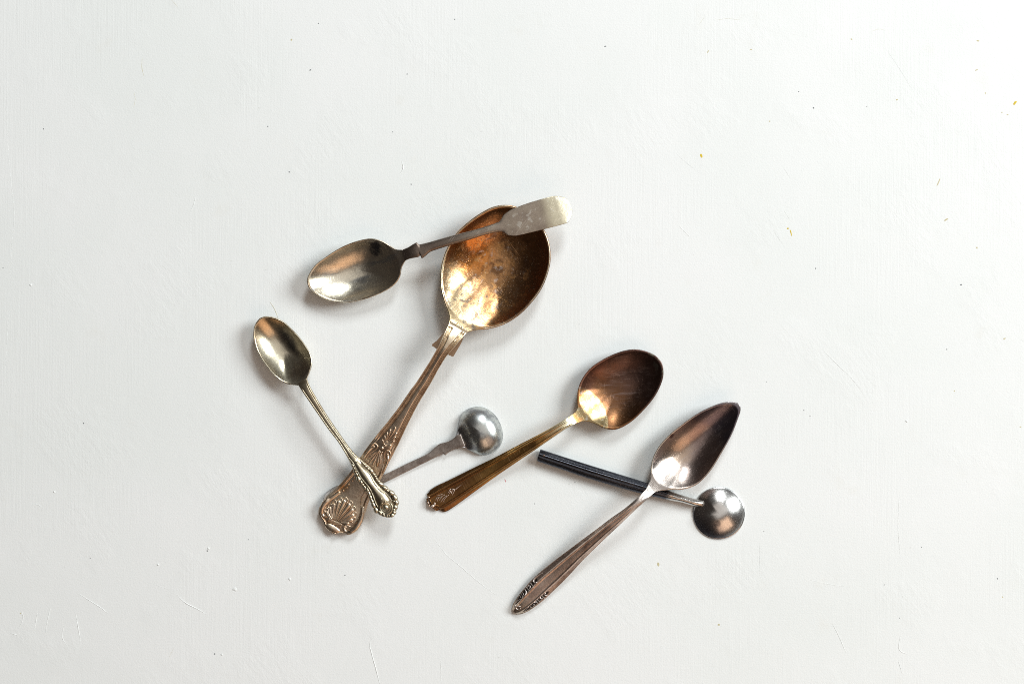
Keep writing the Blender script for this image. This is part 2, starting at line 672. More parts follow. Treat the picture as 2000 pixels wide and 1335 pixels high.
# ================================================================== SERVING SPOON (large, shell handle)
sp = Spoon("serving_spoon", "largest spoon, gold brown tarnished round bowl, handle with carved shell end",
           (1022, 418), (658, 1041))
SERV_BOWL = metal("serving_bowl_gilt", (0.64, 0.51, 0.31), [
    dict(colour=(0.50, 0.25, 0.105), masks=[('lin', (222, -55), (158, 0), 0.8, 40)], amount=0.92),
    dict(colour=(0.76, 0.28, 0.06), masks=[('disc', sp.uv((922, 490)), 25, 62, 40, 26)], amount=0.85, rough=-0.06),  # orange patch: a warm reflection painted into the bowl colour
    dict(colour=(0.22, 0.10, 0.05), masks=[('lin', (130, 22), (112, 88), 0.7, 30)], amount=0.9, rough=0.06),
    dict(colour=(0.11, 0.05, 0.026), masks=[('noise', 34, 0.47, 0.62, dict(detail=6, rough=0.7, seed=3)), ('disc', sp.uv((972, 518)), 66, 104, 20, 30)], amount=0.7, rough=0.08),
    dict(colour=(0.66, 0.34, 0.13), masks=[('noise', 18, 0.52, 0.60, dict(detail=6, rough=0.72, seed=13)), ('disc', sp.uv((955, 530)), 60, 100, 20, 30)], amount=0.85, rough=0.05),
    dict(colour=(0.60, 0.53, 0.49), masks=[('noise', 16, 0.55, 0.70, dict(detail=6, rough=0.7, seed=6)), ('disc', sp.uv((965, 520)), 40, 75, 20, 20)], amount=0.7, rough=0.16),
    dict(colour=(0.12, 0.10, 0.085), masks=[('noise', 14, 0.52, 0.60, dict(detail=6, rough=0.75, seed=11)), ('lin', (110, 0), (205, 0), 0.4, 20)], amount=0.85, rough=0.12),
    dict(colour=(0.88, 0.76, 0.56), masks=[('noise', 2.4, 0.66, 0.73, dict(detail=2, seed=31))], amount=0.8, rough=0.12),
], rough=0.25, rough_var=0.14, scratch=0.3, bump=0.22, grain=3.2, seed=1)
SERV_H = metal("serving_handle_brown_silver", (0.80, 0.65, 0.50), [
    dict(colour=(0.40, 0.25, 0.15), masks=[('noise', 22, 0.44, 0.66, dict(detail=5, rough=0.65, seed=2))], amount=0.6, rough=0.06),
    dict(colour=(0.52, 0.29, 0.12), masks=[('noise', 36, 0.53, 0.66, dict(detail=3, seed=5)), ('lin', (430, 0), (520, 0))], amount=0.75),
    dict(colour=(0.78, 0.68, 0.52), masks=[('noise', 30, 0.46, 0.62, dict(detail=3, seed=8)), ('lin', (600, 0), (680, 0))], amount=0.8),
    dict(colour=(0.76, 0.64, 0.44), masks=[('lin', (330, 0), (250, 0), 0.4, 25)], amount=0.7, rough=-0.05),
], rough=0.31, rough_var=0.12, scratch=0.2, bump=0.16, grain=2.6, seed=2)

S_OUT = [(1022, 416), (1005, 408), (986, 405.5), (963.6, 409), (936.6, 423), (914, 439.7), (892.8, 460), (876, 487), (865.8, 516), (862.5, 543),
         (863.6, 565.5), (871.5, 594.7), (878.5, 612), (880.5, 625), (878.5, 637),
         (914, 648), (930, 643.5), (957, 641), (986, 632), (1013, 615), (1037.8, 590), (1056.9, 563), (1069, 532), (1073.5, 505),
         (1070, 475.6), (1061, 453), (1043, 431)]
sp_neck = ((877, 637.5), (915, 648))


def serv_rim(u, v):
    return 42 + 0.00022 * (u - 118) ** 2 + rise(u, 256, 34, 0.40)


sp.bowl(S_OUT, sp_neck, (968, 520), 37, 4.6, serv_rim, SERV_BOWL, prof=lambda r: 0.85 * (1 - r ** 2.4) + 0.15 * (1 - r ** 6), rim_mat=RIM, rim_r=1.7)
un = 0.5 * (sp.uv(sp_neck[0])[0] + sp.uv(sp_neck[1])[0])


def serv_relief(u, v, w):
    e = w - np.abs(v)
    fade = float(1 - sstep(505, 530, u)) * float(sstep(un - 2, un + 6, u))
    e1, e2 = min(3.2, 0.24 * w), min(7.4, 0.54 * w)
    g = -2.8 * gauss(e, e1, min(1.35, 0.125 * w)) - 2.8 * gauss(e, e2, min(1.5, 0.13 * w))
    g = g - 0.5 * sstep(e2, e2 + 2, e) * (1 - 0.4 * (v / max(w, 1)) ** 2)
    # the border of the broad end: a raised rounded edge round a sunk panel
    f2 = float(sstep(520, 545, u))
    g2 = -2.6 * sstep(4.5, 8.0, e)
    return fade * g + f2 * g2


sp.handle(
    [(877, 637.5), (868, 657), (857.8, 679.6), (845.5, 701), (832, 722), (819, 742), (804, 762), (786, 788), (764.7, 816), (740, 846), (720, 871.5),
     (689, 916.6), (666, 944.6), (639.5, 969), (626, 989), (624.7, 1002), (633, 1015), (638, 1027), (648, 1036), (657, 1040)],
    [(915, 648), (903, 661), (890, 677), (872, 697.7), (858.7, 719), (845.5, 743), (832, 765), (817.5, 789), (806, 811), (794, 834.5), (781, 862),
     (761.5, 900), (745, 933), (731, 958), (722, 976), (714, 1000), (703, 1028), (688, 1040), (677, 1041.5), (668, 1037.5), (657, 1040.5)],
    crest(un, serv_rim, 40) + [(un + 95, 52), (450, 37), (560, 22.5), (640, 16), (690, 14.5), (730, 11.5)],
    [(un, 0.5), (un + 40, 2.2), (450, 2.2), (560, 2.6), (700, 2.6), (730, 1.6)],
    [(un, 6), (un + 40, 10), (450, 9), (560, 7.5), (730, 6.5)],
    SERV_H, relief=serv_relief, step=1.3, smooth=2, endcap=0, ebelt=10.0, NT_=30)

Q5 = lambda x, y: (610 + x / 6.07, 840 + y / 6.07)
QS = lambda x, y: (615 + x / 11.125, 930 + y / 11.125)
QP = lambda x, y: (700 + x / 13.35, 800 + y / 13.35)

# shell: ten flutes, scalloped rim, ribbed base, smooth lobe
tips = [(268, 725), (348, 632), (440, 556), (555, 492), (680, 482), (790, 560), (862, 680), (880, 800), (848, 905), (775, 985)]
for i, tp in enumerate(tips):
    k = i / 9
    bx, by = 385 + 195 * k, 905 + 70 * k
    bend = (k - 0.5) * 2
    mx, my = (bx * 0.5 + tp[0] * 0.5), (by * 0.5 + tp[1] * 0.5)
    mx += -30 * abs(bend) * (1 if k < 0.5 else -0.3)
    my += 28 * abs(bend) * (0.2 if k < 0.5 else 1.0) - 10
    sp.tube("flute", [QS(bx, by), QS(mx, my), QS(*tp)], [1.5, 3.0, 4.6, 4.8], SERV_H, lift=0.2, squash=0.5, n=10)
arc = []
for i, tp in enumerate(tips):
    prev = tips[max(i - 1, 0)]
    nxt = tips[min(i + 1, 9)]
    cx, cy = 480, 940
    dx, dy = tp[0] - cx, tp[1] - cy
    dl = math.hypot(dx, dy)
    for off, rad_ in ((-0.40, 18), (-0.22, 40), (0, 48), (0.22, 40), (0.40, 18)):
        if (i == 0 and off < 0) or (i == 9 and off > 0):
            continue
        ox, oy = (nxt[0] - prev[0]) / (2 if 0 < i < 9 else 1) * off, (nxt[1] - prev[1]) / (2 if 0 < i < 9 else 1) * off
        arc.append((tp[0] + dx / dl * rad_ + ox, tp[1] + dy / dl * rad_ + oy))
    if i < 9:
        mx, my = (tp[0] + nxt[0]) / 2, (tp[1] + nxt[1]) / 2
        dx, dy = mx - cx, my - cy
        dl = math.hypot(dx, dy)
        arc.append((mx - dx / dl * 10, my - dy / dl * 10))
sp.tube("scallop_rim", [QS(*p) for p in arc], 1.1, SERV_H, lift=0.9, squash=1.0, res=0.6)
for i in range(9):
    k = (i + 0.5) / 9
    bx, by = 385 + 195 * k, 905 + 70 * k
    tp = ((tips[i][0] + tips[i + 1][0]) / 2, (tips[i][1] + tips[i + 1][1]) / 2)
    bend = (k - 0.5) * 2
    mx, my = (bx + tp[0]) / 2 - 30 * abs(bend) * (1 if k < 0.5 else -0.3), (by + tp[1]) / 2 + 28 * abs(bend) * (0.2 if k < 0.5 else 1.0) - 10
    sp.tube("ridge", [QS(bx, by), QS(mx, my), QS(*tp)], [0.7, 0.95, 1.05], SERV_H, lift=1.3, squash=1.2, n=8)
for i in range(15):
    k = i / 14
    x, y = 318 + 262 * k, 925 + 118 * k
    sp.tube("rib", [QS(x - 22, y + 62), QS(x + 22, y - 42)], [0.8, 0.95, 0.6], SERV_H, lift=1.2, squash=1.1, n=6)
sp.bead("lobe", QS(400, 1105), 17, 8.0, -28, SERV_H, lift=-1.2, squash=0.55, nu=24, nv=12)
sp.tube("scroll", [QS(575, 305), QS(420, 420), QS(250, 550), QS(175, 680), QS(175, 790), QS(225, 855), QS(268, 835), QS(250, 790)],
        [3.6, 4.4, 5.0, 5.4, 5.0, 4.2, 3.0, 1.6], SERV_H, lift=0.6, squash=0.6, n=10)
sp.tube("scroll", [QS(1062, 620), QS(1050, 800), QS(985, 980), QS(880, 1120), QS(760, 1185), QS(670, 1165), QS(655, 1090), QS(710, 1070)],
        [3.6, 4.2, 4.6, 5.0, 5.0, 4.4, 3.0, 1.6], SERV_H, lift=0.6, squash=0.6, n=10)
sp.tube("thread", [QS(575, 350), QS(420, 460), QS(285, 590), QS(232, 720), QS(290, 800)], 1.0, SERV_H, lift=1.0, squash=1.0)
sp.tube("thread", [QS(1020, 620), QS(990, 820), QS(920, 960), QS(800, 1065), QS(690, 1035), QS(610, 1090)], 1.0, SERV_H, lift=1.0, squash=1.0)
sp.tube("thread", [QS(1120, 250), QS(1085, 350), QS(1035, 430), QS(1020, 520), QS(1010, 600)], 0.9, SERV_H, lift=0.7, squash=1.0)
for x, y, r in [(755, 155, 2.2), (714, 228, 2.0), (640, 292, 1.8), (835, 70, 1.7), (870, 10, 1.5)]:
    sp.bead("bead", QS(x, y), r * 1.1, r, 40, SERV_H, lift=0.7, squash=0.9)

# palmette above, fan below it, two bracket scrolls
for tx, ty, bx, by, r in [(1010, 415, 790, 760, 3.3), (875, 470, 765, 760, 2.9), (790, 545, 745, 770, 2.4), (715, 630, 715, 800, 2.2),
                          (650, 735, 680, 850, 2.4), (1045, 560, 815, 770, 3.0), (1005, 665, 825, 790, 2.6), (980, 765, 830, 830, 2.6), (895, 880, 800, 890, 2.4)]:
    mx, my = (tx + bx) / 2, (ty + by) / 2
    sp.tube("petal", [QP(bx, by), QP(mx + 15, my + 10), QP(tx, ty)], [0.9, 1.5, r * 0.8, r * 0.75], SERV_H, lift=0.5, squash=0.85, res=0.9)
for x, y, r in [(655, 965, 3.6), (742, 905, 2.2), (775, 800, 1.8), (700, 860, 1.9)]:
    sp.bead("bead", QP(x, y), r, r, 0, SERV_H, lift=0.6, squash=0.85)
for tx, ty, r in [(672, 330, 1.5), (690, 372, 1.6), (728, 400, 1.7), (778, 418, 2.2), (820, 385, 2.0), (835, 320, 1.6), (700, 285, 1.4)]:
    bx, by = 812 + (tx - 770) * 0.12, 232
    sp.tube("petal", [Q5(bx, by), Q5((bx + tx) / 2 + 3, (by + ty) / 2 - 5), Q5(tx, ty)], [0.8, r * 0.8, r * 1.15, r], SERV_H, lift=0.5, squash=0.85, res=0.9)
sp.tube("petal", [Q5(790, 262), Q5(800, 235), Q5(820, 226)], [1.2, 1.8, 1.0], SERV_H, lift=0.9)
sp.tube("petal", [Q5(818, 290), Q5(828, 262), Q5(852, 240)], [1.2, 1.8, 1.0], SERV_H, lift=0.9)
sp.tube("scroll", [Q5(622, 318), Q5(672, 245), Q5(720, 195), Q5(755, 175)], [1.6, 2.4, 3.0, 2.4], SERV_H, lift=0.6)
sp.tube("thread", [Q5(640, 330), Q5(700, 262), Q5(760, 215), Q5(790, 180), Q5(762, 145), Q5(710, 150)], 1.1, SERV_H, lift=0.9, squash=1.0)
sp.tube("scroll", [Q5(905, 262), Q5(908, 330), Q5(880, 420), Q5(845, 500)], [2.6, 2.8, 2.4, 1.6], SERV_H, lift=0.6)
sp.tube("thread", [Q5(810, 540), Q5(850, 420), Q5(868, 330), Q5(868, 270), Q5(885, 228), Q5(925, 232), Q5(944, 285)], 1.1, SERV_H, lift=0.9, squash=1.0)
# shoulder wings below the neck
WING = metal("brown_shoulder", (0.42, 0.28, 0.18), rough=0.4, seed=23)


def wing(P, z0, z1):
    q = [sp.uv(p) for p in P]
    if sum(q[k][0] * q[(k + 1) % len(q)][1] - q[(k + 1) % len(q)][0] * q[k][1] for k in range(len(q))) < 0:
        q = q[::-1]
    n = len(q)
    vv = [(u * S, v * S, z0 * S) for u, v in q] + [(u * S, v * S, z1 * S) for u, v in q]
    ff = [tuple(reversed(range(n))), tuple(range(n, 2 * n))] + [(k, (k + 1) % n, n + (k + 1) % n, n + k) for k in range(n)]
    return mesh_obj("shoulder", vv, ff, WING, sp.hobj, smooth=False)


wing([(884, 638), (873, 645), (864, 656), (855, 665.5), (847, 671.5), (846.5, 675), (850, 677), (856, 681.5), (866, 676), (880, 655)], 46.5, 51)
wing([(908, 650), (909, 655), (902, 671), (895, 683), (887, 696), (877.5, 692), (880, 680), (892, 660)], 46.5, 51)
# the tongue where the handle's threads run into the bowl
sp.tube("thread", [(876, 660), (886, 645), (893, 633), (899, 629)], [1.2, 1.1, 0.9, 0.6], SERV_H, lift=0.1)
sp.tube("thread", [(889, 668), (898, 653), (905, 642), (899, 632)], [1.2, 1.1, 0.9, 0.6], SERV_H, lift=0.1)



def ground(spn, name, u0, u1, t0, t1, side, mat, lift=0.22, nu=40, nt=8):
    """A thin sunk field of dark patina and painted shade that follows the handle's top."""
    V, F = [], []
    us_ = np.linspace(u0, u1, nu)
    for i, u in enumerate(us_):
        l = float(np.interp(u, spn.h['us'], spn.h['yl']))
        r = float(np.interp(u, spn.h['us'], spn.h['yr']))
        w, c = (l - r) / 2, (l + r) / 2
        k = math.sin(math.pi * min(max(i / (nu - 1), 0.02), 0.98)) ** 0.35
        mid, half = (t0 + t1) / 2, (t1 - t0) / 2 * k
        for t in np.linspace(mid - half, mid + half, nt):
            v = c + side * t * w
            V.append((u * S, v * S, (spn.ztop(u, v) + lift) * S))
    for i in range(nu - 1):
        for j in range(nt - 1):
            q = (i * nt + j, i * nt + j + 1, (i + 1) * nt + j + 1, (i + 1) * nt + j)
            F.append(q[::-1] if side > 0 else q)
    return mesh_obj(name, V, F, mat, spn.hobj)


PATINA_SHADE = metal("black_patina_shade", (0.07, 0.055, 0.045), rough=0.45, seed=22)

# ================================================================== FIDDLE TEASPOON over the serving bowl
f1 = Spoon("teaspoon", "silver teaspoon with paddle shaped handle lying across the largest spoon's bowl",
           (605, 549), (1115, 411))
F_BOWL = metal("fiddle_bowl_silver", (0.82, 0.76, 0.63), [
    dict(colour=(0.62, 0.46, 0.28), masks=[('noise', 60, 0.40, 0.62, dict(detail=3, seed=1, stretch=(0.4, 1.6, 1))), ('lin', (110, -15), (80, 35), 0.3, 30)], amount=0.5),
    dict(colour=(0.34, 0.25, 0.19), masks=[('lin', (120, 0), (180, 12), 0.7, 30)], amount=0.5, rough=0.04),
    dict(colour=(0.34, 0.38, 0.42), masks=[('noise', 30, 0.55, 0.68, dict(detail=4, seed=4, stretch=(0.3, 1.8, 1)))], amount=0.55),
    dict(colour=(0.045, 0.05, 0.065), masks=[('disc', (143, 26), 6, 16, 22, 9, (1.0, 0.8))], amount=0.9, rough=0.08),  # dark blot: reflection of a figure overhead, painted into the colour
], rough=0.26, rough_var=0.12, scratch=0.25, bump=0.15, seed=3, scratch_rot=0.1)
F_H = metal("fiddle_handle_grey_silver", (0.40, 0.335, 0.27), [
    dict(colour=(0.30, 0.24, 0.20), masks=[('noise', 24, 0.42, 0.62, dict(detail=5, rough=0.65, seed=2))], amount=0.6),
    dict(colour=(0.60, 0.55, 0.40), masks=[('lin', (462, 0), (490, 0), 0.3, 18)], amount=0.7, rough=-0.06),
    dict(colour=(0.72, 0.69, 0.62), masks=[('noise', 11, 0.58, 0.66, dict(detail=3, seed=7)), ('lin', (370, 0), (410, 0))], amount=0.5),
    dict(colour=(0.20, 0.15, 0.125), masks=[('lin', (360, 0), (240, 0))], amount=0.75),
], rough=0.36, rough_var=0.12, scratch=0.4, bump=0.14, seed=4, scratch_rot=0.9, scr_col=0.3)
F_OUT = [(605, 548), (609, 536), (620, 520), (638, 506), (668, 487), (697, 475), (728, 469), (751, 474.5), (767, 484), (777, 490), (789, 491.5),
         (792, 515), (787, 524), (784, 540), (777, 552), (766, 562), (745.6, 573), (716, 584), (681, 591), (658, 589.5), (629, 580), (609, 564)]
f_neck = ((790, 490.8), (795, 511))


def f_rim(u, v):
    return 32.0 + 0.0006 * (u - 95) ** 2 + 0.045 * (u - 95) + 0.05 * v + rise(u, 193, 22, 0.25)


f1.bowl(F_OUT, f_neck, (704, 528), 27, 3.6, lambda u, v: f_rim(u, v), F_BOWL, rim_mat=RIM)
fn = 0.5 * (f1.uv(f_neck[0])[0] + f1.uv(f_neck[1])[0])
f1.handle(
    [(790, 490.8), (800, 487), (812, 480), (817, 477.5), (822, 481.5), (840, 477.5), (881, 466), (920, 456), (951, 447), (974, 439), (986, 424), (1005, 412.5),
     (1040, 400), (1075, 390), (1095, 390), (1108, 397), (1114.5, 411)],
    [(795, 511), (803, 507.5), (820, 504), (826, 507), (824, 501), (845, 493.5), (881, 482), (920, 471), (951, 461.5), (972, 457), (982, 457), (993, 463.5),
     (1010, 464), (1045, 456), (1080, 447), (1104, 440), (1113, 428), (1115, 412)],
    crest(fn, f_rim, 30) + [(270, 54), (310, 57), (360, 59), (420, 60), (474, 60), (500, 56.5), (530, 48.5)],
    [(fn, 1.0), (fn + 30, 2.0), (300, 2.4), (360, 2.0), (400, 0.9), (520, 0.9)],
    [(fn, 5), (fn + 30, 8), (340, 8), (390, 6.0), (520, 4.2)],
    F_H, step=1.2, smooth=0, endcap=0, flat=3.0)

# ================================================================== SMALL BEADED TEASPOON
b3 = Spoon("teaspoon", "small slim silver teaspoon with rope beaded handle resting on the largest spoon's handle",
           (510, 623), (766, 1004))
B_BOWL = metal("beaded_bowl_silver", (0.74, 0.68, 0.53), [
    dict(colour=(0.64, 0.45, 0.25), masks=[('lin', (50, 0), (15, -5), 0.5, 30)], amount=0.7),
    dict(colour=(0.40, 0.32, 0.25), masks=[('noise', 40, 0.42, 0.62, dict(detail=4, seed=3)), ('lin', (60, 0), (110, 30), 0.3, 25)], amount=0.75),
    dict(colour=(0.07, 0.07, 0.085), masks=[('disc', (62, 23), 4, 17, 14, 14, (0.36, 1.0))], amount=0.85, rough=0.05),  # dark streak stands for a mirrored figure, put into the base colour
], rough=0.25, rough_var=0.1, scratch=0.2, bump=0.12, seed=5)
B_H = metal("beaded_handle_pale_silver", (0.58, 0.52, 0.39), [
    dict(colour=(0.34, 0.27, 0.18), masks=[('noise', 20, 0.45, 0.66, dict(detail=4, seed=3))], amount=0.6),
    dict(colour=(0.36, 0.27, 0.17), masks=[('lin', (290, 0), (200, 0))], amount=0.5),
], rough=0.32, rough_var=0.1, scratch=0.2, bump=0.12, seed=6)
B_OUT = [(513, 622), (524.8, 618.5), (509, 626), (502.4, 637), (500.4, 654.5), (504, 674), (513, 695), (526.7, 715), (542, 733), (558, 744.5), (567.6, 748.5), (581, 750), (589, 750.5),
         (603.5, 738.5), (609, 724), (612.4, 711), (611.4, 697), (604.6, 682), (589, 660), (573.5, 643), (558, 629), (542, 621.4)]
b_neck = ((588.5, 750.8), (603.8, 738.5))


def b_rim(u, v):
    return 26.9 + 0.0005 * (u - 72) ** 2 + 0.02 * (u - 72) - 0.03 * v + rise(u, 150, 18, 0.3)


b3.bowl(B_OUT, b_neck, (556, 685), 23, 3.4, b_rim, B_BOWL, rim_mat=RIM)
bn = 0.5 * (b3.uv(b_neck[0])[0] + b3.uv(b_neck[1])[0])


def bead_relief(u, v, w):
    e = w - np.abs(v)
    rope = 0.75 * gauss(e, 1.2, 1.0) * (0.55 + 0.45 * math.sin(u * 2 * math.pi / 4.2))
    groove = -0.9 * gauss(e, 3.0, 0.7)
    k = float(sstep(bn + 4, bn + 22, u)) * float(1 - sstep(315, 345, u))
    wide = float(sstep(325, 350, u))
    bulge = 3.6 * np.clip(1 - (np.abs(v) / (0.46 * w)) ** 2, 0, 1) ** 0.8 * float(1 - sstep(425, 440, u))
    return k * (rope + groove) + wide * (bulge - 1.6 * (1 - sstep(5.0, 8.0, e)))


b3.handle(
    [(588.5, 750.8), (591, 755), (597, 763.5), (616, 791), (645.5, 833.6), (666, 860.5), (682.5, 887.8), (690.7, 904), (695.7, 919), (700.6, 932),
     (712, 947), (721, 959), (727, 972), (733.6, 987), (742, 997), (750, 1002), (758, 1004), (766, 1005)],
    [(603.8, 738.5), (606.5, 746), (620, 771), (645.5, 812), (676, 856), (690.7, 876), (702, 888), (717, 901), (731, 914), (741, 931), (751.5, 943), (767, 955),
     (777, 970), (779.5, 982), (776, 994), (767, 1004.5)],
    crest(bn, b_rim, 26) + [(260, 40), (360, 38), (430, 38), (460, 36)],
    [(bn, 0.8), (bn + 30, 1.6), (300, 2.6), (350, 4.2), (400, 4.0), (430, 3.0), (460, 2.0)],
    [(bn, 5), (bn + 30, 7), (300, 6.5), (460, 5)],
    B_H, relief=bead_relief, step=0.9, smooth=2, endcap=0, flat=2.4)
for sd in (-1, 1):
    ground(b3, "patina_shade_field", 335, 448, 0.62, 0.97, sd, PATINA_SHADE, lift=0.15)  # dark crevices between the beads: patina and shade put in as colour
QB = lambda x, y: (690 + x / 12.136, 900 + y / 12.136)
for x, y, a_, b_, g in [
        (290, 20, 3.2, 2.0, -40), (345, 80, 3.2, 2.2, -20), (400, 135, 3.0, 2.2, -35), (470, 190, 4.6, 3.4, -50), (530, 268, 3.4, 2.4, -30), (560, 320, 2.8, 2.2, 10),
        (590, 375, 3.2, 2.6, -60), (630, 430, 3.4, 2.4, -30), (680, 492, 5.0, 3.4, -25), (785, 590, 5.6, 3.8, -20), (850, 650, 3.0, 2.2, -20), (935, 705, 5.6, 4.0, -25),
        (1020, 815, 5.6, 4.0, -60), (1000, 900, 3.0, 2.2, 10), (1055, 930, 4.2, 4.6, 20), (1030, 1035, 3.8, 4.4, 30), (1005, 1095, 2.6, 2.4, 0), (1000, 1160, 3.4, 3.8, 40), (955, 1225, 3.8, 3.0, 30),
        (45, 60, 2.8, 1.9, -60), (80, 130, 3.2, 2.2, -50), (105, 200, 3.0, 2.2, 20), (135, 265, 2.8, 2.2, -60), (180, 375, 4.8, 3.8, -70), (240, 450, 3.6, 2.6, -60), (275, 510, 2.8, 2.2, 0),
        (325, 575, 3.8, 2.6, -60), (385, 635, 4.6, 2.6, -75), (425, 720, 4.8, 2.6, -75), (455, 800, 4.8, 2.6, -70), (490, 890, 4.8, 2.8, -65), (525, 985, 5.2, 3.2, -65),
        (585, 1105, 4.8, 3.6, -70), (680, 1165, 4.4, 3.2, -50), (760, 1215, 3.6, 3.0, -20), (840, 1238, 3.2, 2.6, 0), (895, 1240, 2.8, 2.6, 20)]:
    b3.bead("bead", QB(x, y), a_ * 1.4, b_ * 1.35, g, B_H, lift=1.3, squash=0.9)
b3.tube("thread", [QB(60, -60), QB(200, 5), QB(330, 130), QB(440, 250), QB(540, 450), QB(700, 650), QB(830, 745), QB(915, 825), QB(930, 865), QB(880, 890)],
        0.95, B_H, lift=0.5, squash=1.1)
b3.tube("thread", [QB(-60, -140), QB(60, 10), QB(200, 280), QB(300, 420), QB(410, 550), QB(490, 690), QB(540, 830), QB(590, 960), QB(632, 1035)],
        0.95, B_H, lift=0.5, squash=1.1)
b3.bead("boss", QB(820, 1030), 5.2, 6.0, 60, B_H, lift=2.2, squash=0.8, nu=18, nv=10)
ring_pts = [QB(820 + 98 * math.cos(t), 1030 + 108 * math.sin(t)) for t in np.linspace(-2.2, 3.6, 15)]
b3.tube("thread", ring_pts, 0.95, B_H, lift=1.4, squash=1.1)
ring_pts = [QB(825 + 140 * math.cos(t), 1045 + 150 * math.sin(t)) for t in np.linspace(-0.9, 4.1, 15)]
b3.tube("shield_rim", ring_pts, [1.2, 2.2, 2.6, 1.6, 1.0], B_H, lift=0.8, squash=0.9)
b3.bead("bead", QB(715, 835), 2.4, 2.2, 0, B_H, lift=0.8)
b3.bead("bead", QB(800, 905), 2.6, 2.0, 0, B_H, lift=0.8)

# ================================================================== OVERTURNED LADLE (under the serving handle)
l4 = Spoon("small_ladle", "small silver ladle lying bowl down, its handle tucked under the largest spoon",
           (981, 838), (632, 977), category="ladle")
L_BOWL = metal("ladle_dome_silver", (0.60, 0.62, 0.60), [
    dict(colour=(0.30, 0.31, 0.33), masks=[('noise', 22, 0.44, 0.60, dict(detail=6, rough=0.7, seed=3))], amount=0.8, rough=0.06),
    dict(colour=(0.22, 0.20, 0.20), masks=[('lin', (55, 0), (92, -4), 0.4, 18)], amount=0.8),
], rough=0.27, rough_var=0.12, scratch=0.2, bump=0.10, seed=7, speck_amt=0.3)
L_H = metal("ladle_handle_dull_grey", (0.46, 0.40, 0.36), [
    dict(colour=(0.27, 0.21, 0.18), masks=[('noise', 14, 0.42, 0.62, dict(detail=5, rough=0.7, seed=2))], amount=0.7),
    dict(colour=(0.70, 0.70, 0.69), masks=[('lin', (330, 0), (345, 0), 0.2, 10)], amount=0.9, rough=-0.15),
], rough=0.44, rough_var=0.1, scratch=0.15, bump=0.2, seed=8)
L_OUT = [(897, 827), (899, 815), (906, 805.6), (919, 797), (934, 794.6), (950, 798), (966.6, 811), (977, 828.5), (981, 845), (980, 861), (972, 874), (958.5, 884),
         (943.6, 887.6), (933, 886), (919, 878.5), (907, 872.5), (899, 871.5), (893, 848)]
l_neck = ((891.5, 850), (900, 872))
l4.bowl(L_OUT, l_neck, (940, 841), 27, 3.6, lambda u, v: 3.8 + 9.0 * sstep(62, 90, u) + 0 * v, L_BOWL, up=False,
        prof=lambda r: (1 - r ** 2.3) ** 0.72, lip=1.0, smooth=3, soft_w=0.75)
ln = 0.5 * (l4.uv(l_neck[0])[0] + l4.uv(l_neck[1])[0])
l4.handle(
    [(891.5, 850), (888, 854), (875, 861.6), (861, 865.5), (862.5, 869.5), (834, 886.5), (794, 905.4), (756, 924), (720, 939), (692, 945), (674, 945), (656, 949), (640, 960), (632, 976)],
    [(900, 872), (888, 876), (875, 882.5), (870, 887.5), (866.5, 884.5), (834, 900), (794, 920), (752, 941), (720, 957), (700, 968), (688, 978), (665, 990), (650, 993), (638, 990), (632, 979)],
    [(ln - 12, 14.5), (ln - 5, 14.2), (ln + 3, 13.4), (ln + 14, 12.0), (ln + 40, 9.5), (200, 6.2), (300, 5.0), (356, 4.6), (376, 8.0)],
    [(ln, 0.4), (ln + 20, 0.5), (375, 0.4)],
    [(ln, 7), (ln + 20, 5), (200, 4.5), (375, 3.8)],
    L_H, step=1.2, smooth=0, endcap=0, flat=4.0, lead=9.0)

# ================================================================== DESSERT SPOON with the stained bowl
d5 = Spoon("dessert_spoon", "brown stained spoon with a pale gold crescent at the neck and engraved bronze handle",
           (1287, 701), (846, 982))
cresc = d5.uv((1243, 756))
D_BOWL = metal("stained_bowl", (0.36, 0.27, 0.14), [
    dict(colour=(0.46, 0.20, 0.07), masks=[('noise', 22, 0.46, 0.60, dict(detail=5, seed=3))], amount=0.85, rough=0.05),
    dict(colour=(0.60, 0.60, 0.55), masks=[('noise', 14, 0.55, 0.66, dict(detail=4, seed=9))], amount=0.5),
    dict(colour=(0.185, 0.085, 0.038), masks=[('disc', d5.uv((1112, 825)), 75.0, 72.5, 3, 40)], amount=0.97, rough=0.04),
    dict(colour=(0.11, 0.07, 0.065), masks=[('lin', d5.uv((1180, 800)), d5.uv((1250, 725)), 0.6, 30)], amount=0.85, rough=0.02),
    dict(colour=(0.42, 0.20, 0.15), masks=[('lin', d5.uv((1178, 742)), d5.uv((1152, 728)), 0.5, 16), ('lin', d5.uv((1128, 770)), d5.uv((1140, 745)))], amount=0.5),
    dict(colour=(0.30, 0.22, 0.20), masks=[('noise', 9, 0.50, 0.68, dict(detail=5, rough=0.7, seed=17, stretch=(0.12, 1, 1), rot=0.5)), ('disc', d5.uv((1225, 745)), 30, 75, 10, 20)], amount=0.6, rough=0.06),
    dict(colour=(0.30, 0.33, 0.26), masks=[('lin', d5.uv((1272, 722)), d5.uv((1291, 713)), 0.4, 10), ('noise', 16, 0.45, 0.6, dict(detail=3, seed=5))], amount=0.8),
    dict(colour=(0.46, 0.30, 0.20), masks=[('noise', 1.6, 0.66, 0.74, dict(detail=2, seed=21))], amount=0.7, rough=0.1),
], rough=0.25, rough_var=0.1, scratch=0.4, bump=0.13, seed=9, scratch_rot=0.15, scr_col=0.08)
